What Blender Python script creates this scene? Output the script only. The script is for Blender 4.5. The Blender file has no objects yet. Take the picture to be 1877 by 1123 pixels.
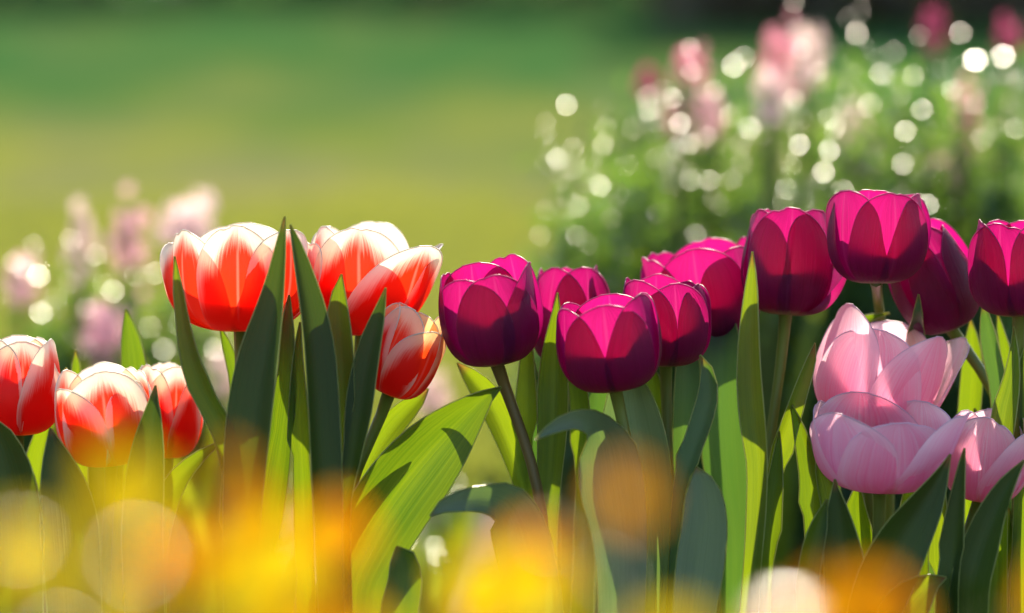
import bpy, math, random
import numpy as np
from mathutils import Vector, Matrix

random.seed(7)
rng = np.random.default_rng(11)
S = bpy.context.scene
COL = S.collection
rad = math.radians

# ------------------------------------------------------------------ camera
PW, PH = 1877.0, 1123.0
CAM_Z, PITCH, FOCUS, SPAN = 0.60, rad(5.0), 2.0, 0.63
cam = bpy.data.cameras.new("camera")
cam_o = bpy.data.objects.new("camera", cam)
COL.objects.link(cam_o)
cam_o.location = (0, 0, CAM_Z)
cam_o.rotation_euler = (rad(90) - PITCH, 0, 0)
cam.sensor_width = 36.0
cam.lens = 36.0 * FOCUS / SPAN
cam.clip_start, cam.clip_end = 0.05, 500.0
cam.dof.use_dof = True
cam.dof.focus_distance = 1.985
cam.dof.aperture_fstop = cam.lens / 36.0          # 36 mm wide opening
S.camera = cam_o

# ------------------------------------------------------------------ sky, sun, exposure
SUN_EL, SUN_AZ = rad(33), rad(9)                   # behind the bed, a little to the right
world = bpy.data.worlds.new("World")
S.world = world
world.use_nodes = True
wn = world.node_tree
sky = wn.nodes.new("ShaderNodeTexSky")
sky.sky_type = 'NISHITA'
sky.sun_disc = False
sky.sun_elevation = SUN_EL
sky.sun_rotation = SUN_AZ
bg = wn.nodes["Background"]
wn.links.new(sky.outputs[0], bg.inputs[0])
bg.inputs[1].default_value = 0.15
sun = bpy.data.lights.new("sun", 'SUN')
sun.energy, sun.angle, sun.color = 4.9, rad(0.5), (1.0, 0.87, 0.69)
sun_o = bpy.data.objects.new("sun", sun)
COL.objects.link(sun_o)
SUN_DIR = Vector((math.sin(SUN_AZ) * math.cos(SUN_EL), math.cos(SUN_AZ) * math.cos(SUN_EL), math.sin(SUN_EL)))
sun_o.location = SUN_DIR * 30
sun_o.rotation_euler = SUN_DIR.to_track_quat('Z', 'Y').to_euler()
S.view_settings.view_transform = 'Standard'
S.view_settings.look = 'None'
S.view_settings.exposure = 1.06
S.view_settings.gamma = 1
cy = S.cycles
cy.use_adaptive_sampling = False
cy.use_denoising = True
cy.max_bounces, cy.diffuse_bounces, cy.glossy_bounces, cy.transmission_bounces = 7, 4, 2, 6
cy.sample_clamp_indirect = 6.0
cy.caustics_reflective = cy.caustics_refractive = False

# ------------------------------------------------------------------ helpers
KPX = SPAN / FOCUS / PW
FWD = Vector((0, math.cos(PITCH), -math.sin(PITCH)))
RGT = Vector((1, 0, 0))
UPV = Vector((0, math.sin(PITCH), math.cos(PITCH)))
CAM = Vector((0, 0, CAM_Z))


def at(px, py, d):
    return CAM + FWD * d + RGT * ((px - PW / 2) * KPX * d) + UPV * ((PH / 2 - py) * KPX * d)


def ground_z(y):
    t = max(0.0, y - 11.0)
    return 0.045 * t * t / (t + 6.0)


class MB:
    def __init__(self):
        self.v, self.f, self.m, self.uv = [], [], [], []

    def grid(self, pts, uvs, nu, nv, mat=0):
        o = len(self.v)
        self.v += [tuple(p) for p in pts]
        for j in range(nv - 1):
            for i in range(nu - 1):
                idx = (j * nu + i, j * nu + i + 1, (j + 1) * nu + i + 1, (j + 1) * nu + i)
                self.f.append(tuple(o + k for k in idx))
                self.uv.append([uvs[k] for k in idx])
                self.m.append(mat)

    def tube(self, pts, radii, sides=6, mat=0):
        o = len(self.v)
        n = len(pts)
        if not hasattr(radii, '__len__'):
            radii = [radii] * n
        ref = Vector((0.31, 0.2, 0.93))
        for i, p in enumerate(pts):
            t = (pts[min(i + 1, n - 1)] - pts[max(i - 1, 0)]).normalized()
            a = t.cross(ref)
            if a.length < 0.05:
                a = t.cross(Vector((1, 0, 0)))
            a.normalize()
            b = t.cross(a)
            for s in range(sides):
                th = 2 * math.pi * s / sides
                self.v.append(tuple(p + (a * math.cos(th) + b * math.sin(th)) * radii[i]))
        for i in range(n - 1):
            for s in range(sides):
                s2 = (s + 1) % sides
                self.f.append((o + i * sides + s, o + i * sides + s2, o + (i + 1) * sides + s2, o + (i + 1) * sides + s))
                v0, v1 = i / (n - 1), (i + 1) / (n - 1)
                u0, u1 = s / sides, (s + 1) / sides
                self.uv.append([(u0, v0), (u1, v0), (u1, v1), (u0, v1)])
                self.m.append(mat)
        for e in (0, n - 1):
            self.f.append(tuple(o + e * sides + s for s in range(sides)))
            self.uv.append([(0.5, e and 1.0)] * sides)
            self.m.append(mat)

    def poly(self, pts, uvs=None, mat=0):
        o = len(self.v)
        self.v += [tuple(p) for p in pts]
        self.f.append(tuple(range(o, o + len(pts))))
        self.uv.append(uvs or [(0.5, 0.5)] * len(pts))
        self.m.append(mat)

    def build(self, name, mats, parent=None, smooth=True):
        me = bpy.data.meshes.new(name)
        org = parent.location if parent is not None and parent.type == 'EMPTY' else Vector((0, 0, 0))
        me.from_pydata([(x - org.x, y - org.y, z - org.z) for x, y, z in self.v], [], self.f)
        ul = me.uv_layers.new(name="UVMap")
        ul.data.foreach_set("uv", [c for q in self.uv for p in q for c in p])
        me.polygons.foreach_set("material_index", self.m)
        if smooth:
            me.polygons.foreach_set("use_smooth", [True] * len(self.f))
        for m in (mats if isinstance(mats, (list, tuple)) else [mats]):
            me.materials.append(m)
        me.update()
        ob = bpy.data.objects.new(name, me)
        COL.objects.link(ob)
        if parent is not None:
            ob.parent = parent
        return ob


def quads_object(name, centers, A, B, mat, parent=None, shape=6):
    """many small leaf faces: centre c, long half axis A, short half axis B"""
    n = len(centers)
    if shape == 6:
        co = np.stack([centers - A, centers - A * .35 + B, centers + A * .4 + B * .8, centers + A,
                       centers + A * .4 - B * .8, centers - A * .35 - B], 1)
        k = 6
    else:
        co = np.stack([centers - A - B, centers + A - B, centers + A + B, centers - A + B], 1)
        k = 4
    org = np.array(parent.location) if parent is not None else np.zeros(3)
    co = (co.reshape(-1, 3) - org).astype(np.float32)
    me = bpy.data.meshes.new(name)
    me.vertices.add(n * k)
    me.vertices.foreach_set("co", co.ravel())
    me.loops.add(n * k)
    me.loops.foreach_set("vertex_index", np.arange(n * k, dtype=np.int32))
    me.polygons.add(n)
    me.polygons.foreach_set("loop_start", np.arange(0, n * k, k, dtype=np.int32))
    me.polygons.foreach_set("loop_total", np.full(n, k, dtype=np.int32))
    me.materials.append(mat)
    me.update()
    me.validate()
    ob = bpy.data.objects.new(name, me)
    COL.objects.link(ob)
    if parent is not None:
        ob.parent = parent
    return ob


def thing(name, label, cat, loc, group=None):
    o = bpy.data.objects.new(name, None)
    o.empty_display_size = 0.03
    COL.objects.link(o)
    o.location = loc
    o['label'], o['category'] = label, cat
    if group:
        o['group'] = group
    return o


def catmull(pts, n):
    """pts: rows of numbers; centripetal-ish Catmull-Rom resample to n rows"""
    P = np.array(pts, float)
    seg = np.maximum(np.linalg.norm(np.diff(P[:, :3], axis=0), axis=1), 1e-6)
    t = np.concatenate([[0], np.cumsum(seg)])
    m = np.zeros_like(P)
    for i in range(len(P)):
        if i == 0:
            m[i] = (P[1] - P[0]) / (t[1] - t[0])
        elif i == len(P) - 1:
            m[i] = (P[-1] - P[-2]) / (t[-1] - t[-2])
        else:
            m[i] = (P[i + 1] - P[i - 1]) / (t[i + 1] - t[i - 1])
    out = []
    for s in np.linspace(0, t[-1], n):
        i = min(int(np.searchsorted(t, s, side='right')) - 1, len(P) - 2)
        h = t[i + 1] - t[i]
        x = (s - t[i]) / h
        out.append((2 * x**3 - 3 * x**2 + 1) * P[i] + (x**3 - 2 * x**2 + x) * h * m[i]
                   + (-2 * x**3 + 3 * x**2) * P[i + 1] + (x**3 - x**2) * h * m[i + 1])
    return np.array(out)


# ------------------------------------------------------------------ materials
def newmat(name):
    m = bpy.data.materials.new(name)
    m.use_nodes = True
    nt = m.node_tree
    nt.nodes.clear()
    return m, nt


def N(nt, kind, **kw):
    n = nt.nodes.new(kind)
    for k, v in kw.items():
        setattr(n, k, v)
    return n


def ramp(nt, stops, interp='LINEAR'):
    r = N(nt, "ShaderNodeValToRGB")
    r.color_ramp.interpolation = interp
    e = r.color_ramp.elements
    while len(e) < len(stops):
        e.new(0.5)
    for el, (p, c) in zip(e, stops):
        el.position = p
        el.color = (*c, 1) if len(c) == 3 else c
    return r


def math_(nt, op, a, b=None, clamp=False):
    n = N(nt, "ShaderNodeMath", operation=op, use_clamp=clamp)
    for i, x in enumerate((a, b)):
        if x is None:
            continue
        if isinstance(x, (int, float)):
            n.inputs[i].default_value = x
        else:
            nt.links.new(x, n.inputs[i])
    return n.outputs[0]


def mixc(nt, fac, a, b, mode='MIX'):
    n = N(nt, "ShaderNodeMix", data_type='RGBA', blend_type=mode)
    for i, x in ((0, fac), (6, a), (7, b)):
        if isinstance(x, (int, float)):
            n.inputs[i].default_value = x
        elif isinstance(x, tuple):
            n.inputs[i].default_value = (*x, 1)
        else:
            nt.links.new(x, n.inputs[i])
    return n.outputs[2]


def thin(nt, dif, tra, fac, rough=0.4, spec=0.4, bump=None, sheen=0.0):
    """a thin sheet: reflects on the side the light is on, glows through on the other"""
    p = N(nt, "ShaderNodeBsdfPrincipled")
    t = N(nt, "ShaderNodeBsdfTranslucent")
    mx = N(nt, "ShaderNodeMixShader")
    out = N(nt, "ShaderNodeOutputMaterial")
    mx.inputs[0].default_value = fac
    p.inputs["Roughness"].default_value = rough
    p.inputs["Specular IOR Level"].default_value = spec
    p.inputs["Sheen Weight"].default_value = sheen
    for s, tgt in ((dif, p.inputs["Base Color"]), (tra, t.inputs["Color"])):
        if isinstance(s, tuple):
            tgt.default_value = (*s, 1)
        else:
            nt.links.new(s, tgt)
    if bump is not None:
        nt.links.new(bump, p.inputs["Normal"])
        nt.links.new(bump, t.inputs["Normal"])
    nt.links.new(p.outputs[0], mx.inputs[1])
    nt.links.new(t.outputs[0], mx.inputs[2])
    nt.links.new(mx.outputs[0], out.inputs[0])


def streaks(nt, sx, sy, detail=3.0):
    """noise drawn out along the length of a petal or leaf, different on every object"""
    uv = N(nt, "ShaderNodeUVMap")
    mp = N(nt, "ShaderNodeMapping")
    mp.inputs["Scale"].default_value = (sx, sy, 1)
    nt.links.new(uv.outputs[0], mp.inputs[0])
    oi = N(nt, "ShaderNodeObjectInfo")
    nz = N(nt, "ShaderNodeTexNoise", noise_dimensions='4D')
    nz.inputs["Scale"].default_value = 1.0
    nz.inputs["Detail"].default_value = detail
    nt.links.new(mp.outputs[0], nz.inputs["Vector"])
    nt.links.new(math_(nt, 'MULTIPLY', oi.outputs["Random"], 60.0), nz.inputs["W"])
    return nz.outputs[0], uv, oi


def bump_(nt, h, strength, dist=0.001):
    b = N(nt, "ShaderNodeBump")
    b.inputs["Strength"].default_value = strength
    b.inputs["Distance"].default_value = dist
    nt.links.new(h, b.inputs["Height"])
    return b.outputs[0]


def uv_split(nt, uv):
    s = N(nt, "ShaderNodeSeparateXYZ")
    nt.links.new(uv.outputs[0], s.inputs[0])
    return s.outputs[0], s.outputs[1]           # u 0..1 across (0.5 midrib), v 0..1 base to tip


def ramp_lin(nt, x, a, b):
    r = ramp(nt, [(a, (0, 0, 0)), (b, (1, 1, 1))])
    nt.links.new(x, r.inputs[0])
    return r.outputs[0]


def leaf_material(name, dif1, dif2, tra1, tra2, fac=0.5, rough=0.38):
    m, nt = newmat(name)
    st, uv, oi = streaks(nt, 38, 1.0, 5.0)
    big, _, _ = streaks(nt, 3, 5)
    k = math_(nt, 'ADD', math_(nt, 'MULTIPLY', math_(nt, 'SUBTRACT', st, 0.25), 1.1), math_(nt, 'MULTIPLY', oi.outputs["Random"], 0.5))
    k = math_(nt, 'ADD', k, math_(nt, 'MULTIPLY', math_(nt, 'SUBTRACT', big, 0.5), 0.7), True)
    d = mixc(nt, k, dif1, dif2)
    t = mixc(nt, k, tra1, tra2)
    u, v = uv_split(nt, uv)
    dry = ramp_lin(nt, math_(nt, 'ADD', v, math_(nt, 'MULTIPLY', math_(nt, 'SUBTRACT', oi.outputs["Random"], 0.5), 0.02)), .983, .999)
    d = mixc(nt, dry, d, (0.16, 0.09, 0.03))
    t = mixc(nt, dry, t, (0.30, 0.17, 0.03))
    thin(nt, d, t, fac, rough, 0.28, bump_(nt, st, 0.5, 0.0009))
    return m


M_LEAF = leaf_material("tulip_leaf", (0.014, 0.05, 0.020), (0.034, 0.085, 0.028), (0.09, 0.19, 0.003), (0.33, 0.44, 0.006), 0.52, 0.42)
M_LEAF_SHADED = leaf_material("tulip_leaf_shaded", (0.014, 0.036, 0.008), (0.034, 0.066, 0.014), (0.06, 0.12, 0.004), (0.10, 0.17, 0.005), 0.28, 0.45)  # shade put into the colour: darker, less translucent copy of the leaf
M_LEAFP = leaf_material("tulip_leaf_pale", (0.10, 0.145, 0.10), (0.18, 0.23, 0.165), (0.12, 0.22, 0.04), (0.20, 0.32, 0.05), 0.4, 0.5)
M_LEAFB = leaf_material("tulip_leaf_bloomy", (0.04, 0.085, 0.062), (0.08, 0.13, 0.095), (0.08, 0.20, 0.015), (0.14, 0.27, 0.02), 0.42, 0.48)


def plain_thin(name, dif, tra, fac, rough=0.4, spec=0.4):
    m, nt = newmat(name)
    st, uv, oi = streaks(nt, 6, 6)
    k = math_(nt, 'ADD', math_(nt, 'MULTIPLY', st, 0.5), math_(nt, 'MULTIPLY', oi.outputs["Random"], 0.5))
    d = mixc(nt, k, tuple(c * .7 for c in dif), tuple(min(c * 1.25, .95) for c in dif))
    t = mixc(nt, k, tuple(c * .8 for c in tra), tuple(min(c * 1.15, .95) for c in tra))
    thin(nt, d, t, fac, rough, spec)
    return m


M_MARGIN = plain_thin("leaf_margin", (0.16, 0.22, 0.08), (0.75, 0.8, 0.35), 0.55, 0.25, 0.6)
M_STEM = plain_thin("tulip_stem", (0.15, 0.18, 0.035), (0.26, 0.32, 0.02), 0.25, 0.4)
M_STEMD = plain_thin("tulip_stem_dusky", (0.14, 0.10, 0.03), (0.24, 0.17, 0.03), 0.25, 0.4)
M_RIM_W = plain_thin("petal_edge_white", (0.85, 0.8, 0.7), (0.9, 0.85, 0.7), 0.5)
M_RIM_P = plain_thin("petal_edge_plum", (0.25, 0.05, 0.16), (0.85, 0.25, 0.5), 0.6)
M_RIM_K = plain_thin("petal_edge_pink", (0.85, 0.62, 0.72), (0.9, 0.68, 0.78), 0.5)


def petal_plum():
    m, nt = newmat("plum_petal")
    st, uv, oi = streaks(nt, 80, 1.8, 4.0)
    u, v = uv_split(nt, uv)
    au = math_(nt, 'ABSOLUTE', math_(nt, 'SUBTRACT', u, 0.5))
    d = mixc(nt, st, (0.045, 0.002, 0.038), (0.095, 0.006, 0.085))
    t = mixc(nt, st, (0.46, 0.003, 0.12), (0.86, 0.012, 0.27))
    base = ramp(nt, [(0.0, (1, 1, 1)), (0.07, (1, 1, 1)), (0.17, (0, 0, 0))])
    nt.links.new(math_(nt, 'ADD', v, math_(nt, 'MULTIPLY', math_(nt, 'SUBTRACT', st, 0.5), 0.12)), base.inputs[0])
    d = mixc(nt, base.outputs[0], d, (0.42, 0.36, 0.22))
    t = mixc(nt, base.outputs[0], t, (0.6, 0.55, 0.25))
    rib = ramp(nt, [(0.0, (0.16, 0.16, 0.16)), (0.008, (0.14, 0.14, 0.14)), (0.022, (0, 0, 0))])
    nt.links.new(au, rib.inputs[0])
    d = mixc(nt, rib.outputs[0], d, (0.35, 0.06, 0.2))
    t = mixc(nt, rib.outputs[0], t, (0.9, 0.15, 0.4))
    thin(nt, d, t, 0.53, 0.45, 0.32, bump_(nt, st, 0.7, 0.0010), 0.0)
    return m


def petal_red(name="red_white_petal", pale=(0.93, 0.86, 0.66), shift=0.0, red=(0.95, 0.035, 0.006)):
    m, nt = newmat(name)
    st, uv, oi = streaks(nt, 120, 1.9, 6.0)
    big, _, _ = streaks(nt, 3.2, 2.2, 2.0)
    u, v = uv_split(nt, uv)
    au = math_(nt, 'MULTIPLY', math_(nt, 'ABSOLUTE', math_(nt, 'SUBTRACT', u, 0.5)), 2.0)
    # the red flame: wide low on the petal, narrowing to the midrib towards the tip
    edge = math_(nt, 'ADD', math_(nt, 'MULTIPLY', math_(nt, 'POWER', v, 2.4), 0.87 - shift), math_(nt, 'MULTIPLY', math_(nt, 'POWER', au, 2.0), 0.60 - shift))
    edge = math_(nt, 'ADD', edge, math_(nt, 'MULTIPLY', math_(nt, 'SUBTRACT', st, 0.5), 0.38))
    edge = math_(nt, 'ADD', edge, math_(nt, 'MULTIPLY', math_(nt, 'SUBTRACT', big, 0.5), 0.45))
    edge = math_(nt, 'ADD', edge, math_(nt, 'MULTIPLY', math_(nt, 'SUBTRACT', oi.outputs["Random"], 0.5), 0.14))
    r = ramp(nt, [(0.0, (1, 1, 1)), (0.54, (1, 1, 1)), (0.64, (.75, .75, .75)), (0.76, (.18, .18, .18)), (0.90, (0, 0, 0))])
    nt.links.new(edge, r.inputs[0])
    d = mixc(nt, r.outputs[0], (0.85, 0.78, 0.66), (0.62, 0.012, 0.010))
    t = mixc(nt, r.outputs[0], pale, red)
    rib = ramp(nt, [(0.0, (.75, .75, .75)), (0.018, (.6, .6, .6)), (0.045, (0, 0, 0))])
    nt.links.new(au, rib.inputs[0])
    low = math_(nt, 'MULTIPLY', rib.outputs[0], ramp_v(nt, v, 0.25, 0.5, 0.8, 1.0))
    low = math_(nt, 'MULTIPLY', low, 0.3)
    d = mixc(nt, low, d, (0.75, 0.5, 0.45))
    t = mixc(nt, low, t, (0.9, 0.55, 0.4))
    base = ramp(nt, [(0.0, (1, 1, 1)), (0.05, (1, 1, 1)), (0.15, (0, 0, 0))])
    nt.links.new(math_(nt, 'ADD', v, math_(nt, 'MULTIPLY', math_(nt, 'SUBTRACT', st, 0.5), 0.12)), base.inputs[0])
    d = mixc(nt, base.outputs[0], d, (0.72, 0.58, 0.2))
    t = mixc(nt, base.outputs[0], t, (0.85, 0.65, 0.15))
    thin(nt, d, t, 0.62, 0.4, 0.35, bump_(nt, st, 0.3, 0.0006), 0.0)
    return m


def ramp_v(nt, v, a, b, c, d_):
    r = ramp(nt, [(a, (0, 0, 0)), (b, (1, 1, 1)), (c, (1, 1, 1)), (d_, (0, 0, 0))])
    nt.links.new(v, r.inputs[0])
    return r.outputs[0]


def petal_pink():
    m, nt = newmat("pink_petal")
    st, uv, oi = streaks(nt, 80, 1.5, 4.0)
    u, v = uv_split(nt, uv)
    au = math_(nt, 'MULTIPLY', math_(nt, 'ABSOLUTE', math_(nt, 'SUBTRACT', u, 0.5)), 2.0)
    e = math_(nt, 'ADD', math_(nt, 'MULTIPLY', v, 0.55), math_(nt, 'MULTIPLY', math_(nt, 'POWER', au, 2.0), 0.5))
    e = math_(nt, 'ADD', e, math_(nt, 'MULTIPLY', math_(nt, 'SUBTRACT', st, 0.5), 0.95))
    r = ramp(nt, [(0.0, (0, 0, 0)), (0.25, (0, 0, 0)), (0.85, (1, 1, 1))])
    nt.links.new(e, r.inputs[0])
    d = mixc(nt, r.outputs[0], (0.82, 0.26, 0.46), (0.90, 0.66, 0.76))
    t = mixc(nt, r.outputs[0], (0.97, 0.38, 0.56), (0.98, 0.76, 0.82))
    rib = ramp(nt, [(0.0, (.1, .1, .1)), (0.02, (.2, .2, .2)), (0.035, (.8, .8, .8)), (0.06, (.6, .6, .6)), (0.085, (0, 0, 0))])
    nt.links.new(au, rib.inputs[0])
    d = mixc(nt, rib.outputs[0], d, (0.85, 0.70, 0.78))
    base = ramp(nt, [(0.0, (1, 1, 1)), (0.06, (1, 1, 1)), (0.16, (0, 0, 0))])
    nt.links.new(v, base.inputs[0])
    d = mixc(nt, base.outputs[0], d, (0.68, 0.58, 0.30))
    t = mixc(nt, base.outputs[0], t, (0.8, 0.7, 0.3))
    thin(nt, d, t, 0.70, 0.45, 0.3, bump_(nt, st, 0.7, 0.0010), 0.0)
    return m


PETAL = {'red': (petal_red(), M_RIM_W), 'cream': (petal_red('red_cream_petal', (0.95, 0.60, 0.24), -0.02, (0.95, 0.085, 0.012)), M_RIM_W), 'plum': (petal_plum(), M_RIM_P), 'pink': (petal_pink(), M_RIM_K)}


def lawn_material():
    m, nt = newmat("lawn")
    g = N(nt, "ShaderNodeNewGeometry")
    sx = N(nt, "ShaderNodeSeparateXYZ")
    nt.links.new(g.outputs["Position"], sx.inputs[0])
    mp = N(nt, "ShaderNodeMapping")
    mp.inputs["Scale"].default_value = (0.95, 0.22, 1)
    mp.inputs["Location"].default_value = (3.1, 1.7, 0)
    nt.links.new(g.outputs["Position"], mp.inputs[0])
    n3 = N(nt, "ShaderNodeTexNoise")
    n3.inputs["Scale"].default_value = 1.7
    n3.inputs["Detail"].default_value = 2
    nt.links.new(mp.outputs[0], n3.inputs["Vector"])
    n1 = N(nt, "ShaderNodeTexNoise")
    n1.inputs["Scale"].default_value = 1.0
    n1.inputs["Detail"].default_value = 4
    n2 = N(nt, "ShaderNodeTexNoise")
    n2.inputs["Scale"].default_value = 55
    n2.inputs["Detail"].default_value = 5
    nt.links.new(mp.outputs[0], n1.inputs["Vector"])
    nt.links.new(g.outputs["Position"], n2.inputs["Vector"])
    # drier, mossier turf close to the bed, greener further up, with tree shade in the colour
    far = N(nt, "ShaderNodeMapRange", interpolation_type='SMOOTHSTEP')
    nt.links.new(sx.outputs[1], far.inputs[0])
    far.inputs[1].default_value, far.inputs[2].default_value = 6.5, 24.0
    k = math_(nt, 'ADD', far.outputs[0], math_(nt, 'MULTIPLY', math_(nt, 'SUBTRACT', n1.outputs[0], 0.5), 1.5), True)
    yl = mixc(nt, ramp_lin(nt, n3.outputs[0], .42, .62), (0.27, 0.265, 0.045), (0.245, 0.22, 0.085))
    c = mixc(nt, k, yl, (0.052, 0.135, 0.036))
    c = mixc(nt, math_(nt, 'MULTIPLY', n2.outputs[0], 0.5), c, mixc(nt, 0.5, c, (0.02, 0.03, 0.01)))
    p = N(nt, "ShaderNodeBsdfPrincipled")
    p.inputs["Roughness"].default_value = 0.9
    p.inputs["Specular IOR Level"].default_value = 0.0
    nt.links.new(c, p.inputs["Base Color"])
    nt.links.new(bump_(nt, n2.outputs[0], 0.6, 0.02), p.inputs["Normal"])
    out = N(nt, "ShaderNodeOutputMaterial")
    nt.links.new(p.outputs[0], out.inputs[0])
    return m


def soil_material():
    m, nt = newmat("soil")
    g = N(nt, "ShaderNodeNewGeometry")
    n2 = N(nt, "ShaderNodeTexNoise")
    n2.inputs["Scale"].default_value = 40
    n2.inputs["Detail"].default_value = 8
    nt.links.new(g.outputs["Position"], n2.inputs["Vector"])
    c = mixc(nt, n2.outputs[0], (0.02, 0.013, 0.008), (0.09, 0.06, 0.035))
    p = N(nt, "ShaderNodeBsdfPrincipled")
    p.inputs["Roughness"].default_value = 0.95
    nt.links.new(c, p.inputs["Base Color"])
    nt.links.new(bump_(nt, n2.outputs[0], 0.9, 0.02), p.inputs["Normal"])
    out = N(nt, "ShaderNodeOutputMaterial")
    nt.links.new(p.outputs[0], out.inputs[0])
    return m


M_LAWN, M_SOIL = lawn_material(), soil_material()
M_GRASS = plain_thin("grass_blade", (0.15, 0.175, 0.04), (0.27, 0.30, 0.04), 0.5, 0.4, 0.4)
M_SHRUB = plain_thin("shrub_leaf", (0.06, 0.12, 0.045), (0.22, 0.39, 0.04), 0.45, 0.27, 0.6)
M_GLINT = plain_thin('glint_facet', (0.80, 0.56, 0.42), (0.9, 0.62, 0.42), 0.3, 0.26, 0.6)  # cream tint of the facets added as sun glints
M_WOOD = plain_thin("shrub_twig", (0.06, 0.045, 0.03), (0.05, 0.04, 0.02), 0.1, 0.7, 0.2)
M_HEDGE = plain_thin("hedge_leaf", (0.14, 0.115, 0.085), (0.14, 0.12, 0.06), 0.3, 0.6, 0.2)
M_HY_PINK = plain_thin("pink_floret", (0.92, 0.27, 0.38), (0.98, 0.38, 0.47), 0.62, 0.7, 0.15)
M_HY_PALE = plain_thin("pale_pink_floret", (0.93, 0.54, 0.54), (0.98, 0.64, 0.62), 0.62, 0.7, 0.15)
M_HY_LILAC = plain_thin("lilac_floret", (0.92, 0.40, 0.50), (0.98, 0.52, 0.60), 0.62, 0.7, 0.15)
M_HY_ROSE = plain_thin("rose_floret", (0.42, 0.06, 0.16), (0.55, 0.09, 0.2), 0.5, 0.7, 0.15)
M_FG_ORANGE = plain_thin("orange_floret", (0.90, 0.33, 0.004), (0.97, 0.40, 0.004), 0.55, 0.9, 0.0)
M_FG_YELLOW = plain_thin("yellow_floret", (0.88, 0.58, 0.008), (0.95, 0.66, 0.008), 0.55, 0.8, 0.08)
M_FG_LEAF = plain_thin("wallflower_leaf", (0.08, 0.14, 0.02), (0.34, 0.43, 0.010), 0.55, 0.25, 0.6)
M_EYE = plain_thin("floret_eye", (0.30, 0.07, 0.01), (0.3, 0.08, 0.01), 0.3)

# ------------------------------------------------------------------ ground
gb = MB()
ys = np.concatenate([np.linspace(-6, 10, 9), np.linspace(12, 60, 25), [80, 120, 200, 320]])
xs = np.linspace(-160, 160, 33)
gp, gu = [], []
for y in ys:
    for x in xs:
        gp.append((x, y, ground_z(y)))
        gu.append((x, y))
gb.grid(gp, gu, len(xs), len(ys))
gr = gb.build("lawn", M_LAWN)
gr['kind'] = 'structure'

sb = MB()
n = 72
ring = []
for i in range(n):
    a = 2 * math.pi * i / n
    rx, ry = 3.1 * (1 + .05 * math.sin(3 * a + 1)), 2.35 * (1 + .04 * math.sin(5 * a))
    ring.append(Vector((0.6 + rx * math.cos(a), 1.75 + ry * math.sin(a), 0.004)))
sb.poly(ring)
so = sb.build("flower_bed_soil", M_SOIL)
so['kind'] = 'structure'

# grass blades close enough to be seen between the stems
ng = 42000
gy = 4.0 + 6.5 * rng.random(ng) ** 1.4
gx = (rng.random(ng) - 0.5) * (gy * 0.42 + 0.4)
keep = ((gx - 0.6) / 3.1) ** 2 + ((gy - 1.75) / 2.35) ** 2 > 0.98
gx, gy = gx[keep], gy[keep]
h = 0.025 + 0.05 * rng.random(len(gx))
az = rng.random(len(gx)) * 2 * math.pi
le = 0.5 * rng.random(len(gx))
up = np.stack([np.sin(le) * np.cos(az + 1.3), np.sin(le) * np.sin(az + 1.3), np.cos(le)], 1)
c = np.stack([gx, gy, np.zeros_like(gx)], 1) + up * h[:, None] * 0.5
A = up * h[:, None] * 0.55
B = np.stack([np.cos(az), np.sin(az), np.zeros_like(az)], 1) * (0.0022 + 0.002 * rng.random(len(gx)))[:, None]
go = quads_object("grass", c, A, B, M_GRASS)
go['kind'] = 'stuff'
go['label'] = 'short yellow green lawn grass behind the flower bed'
go['category'] = 'grass'

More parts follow.
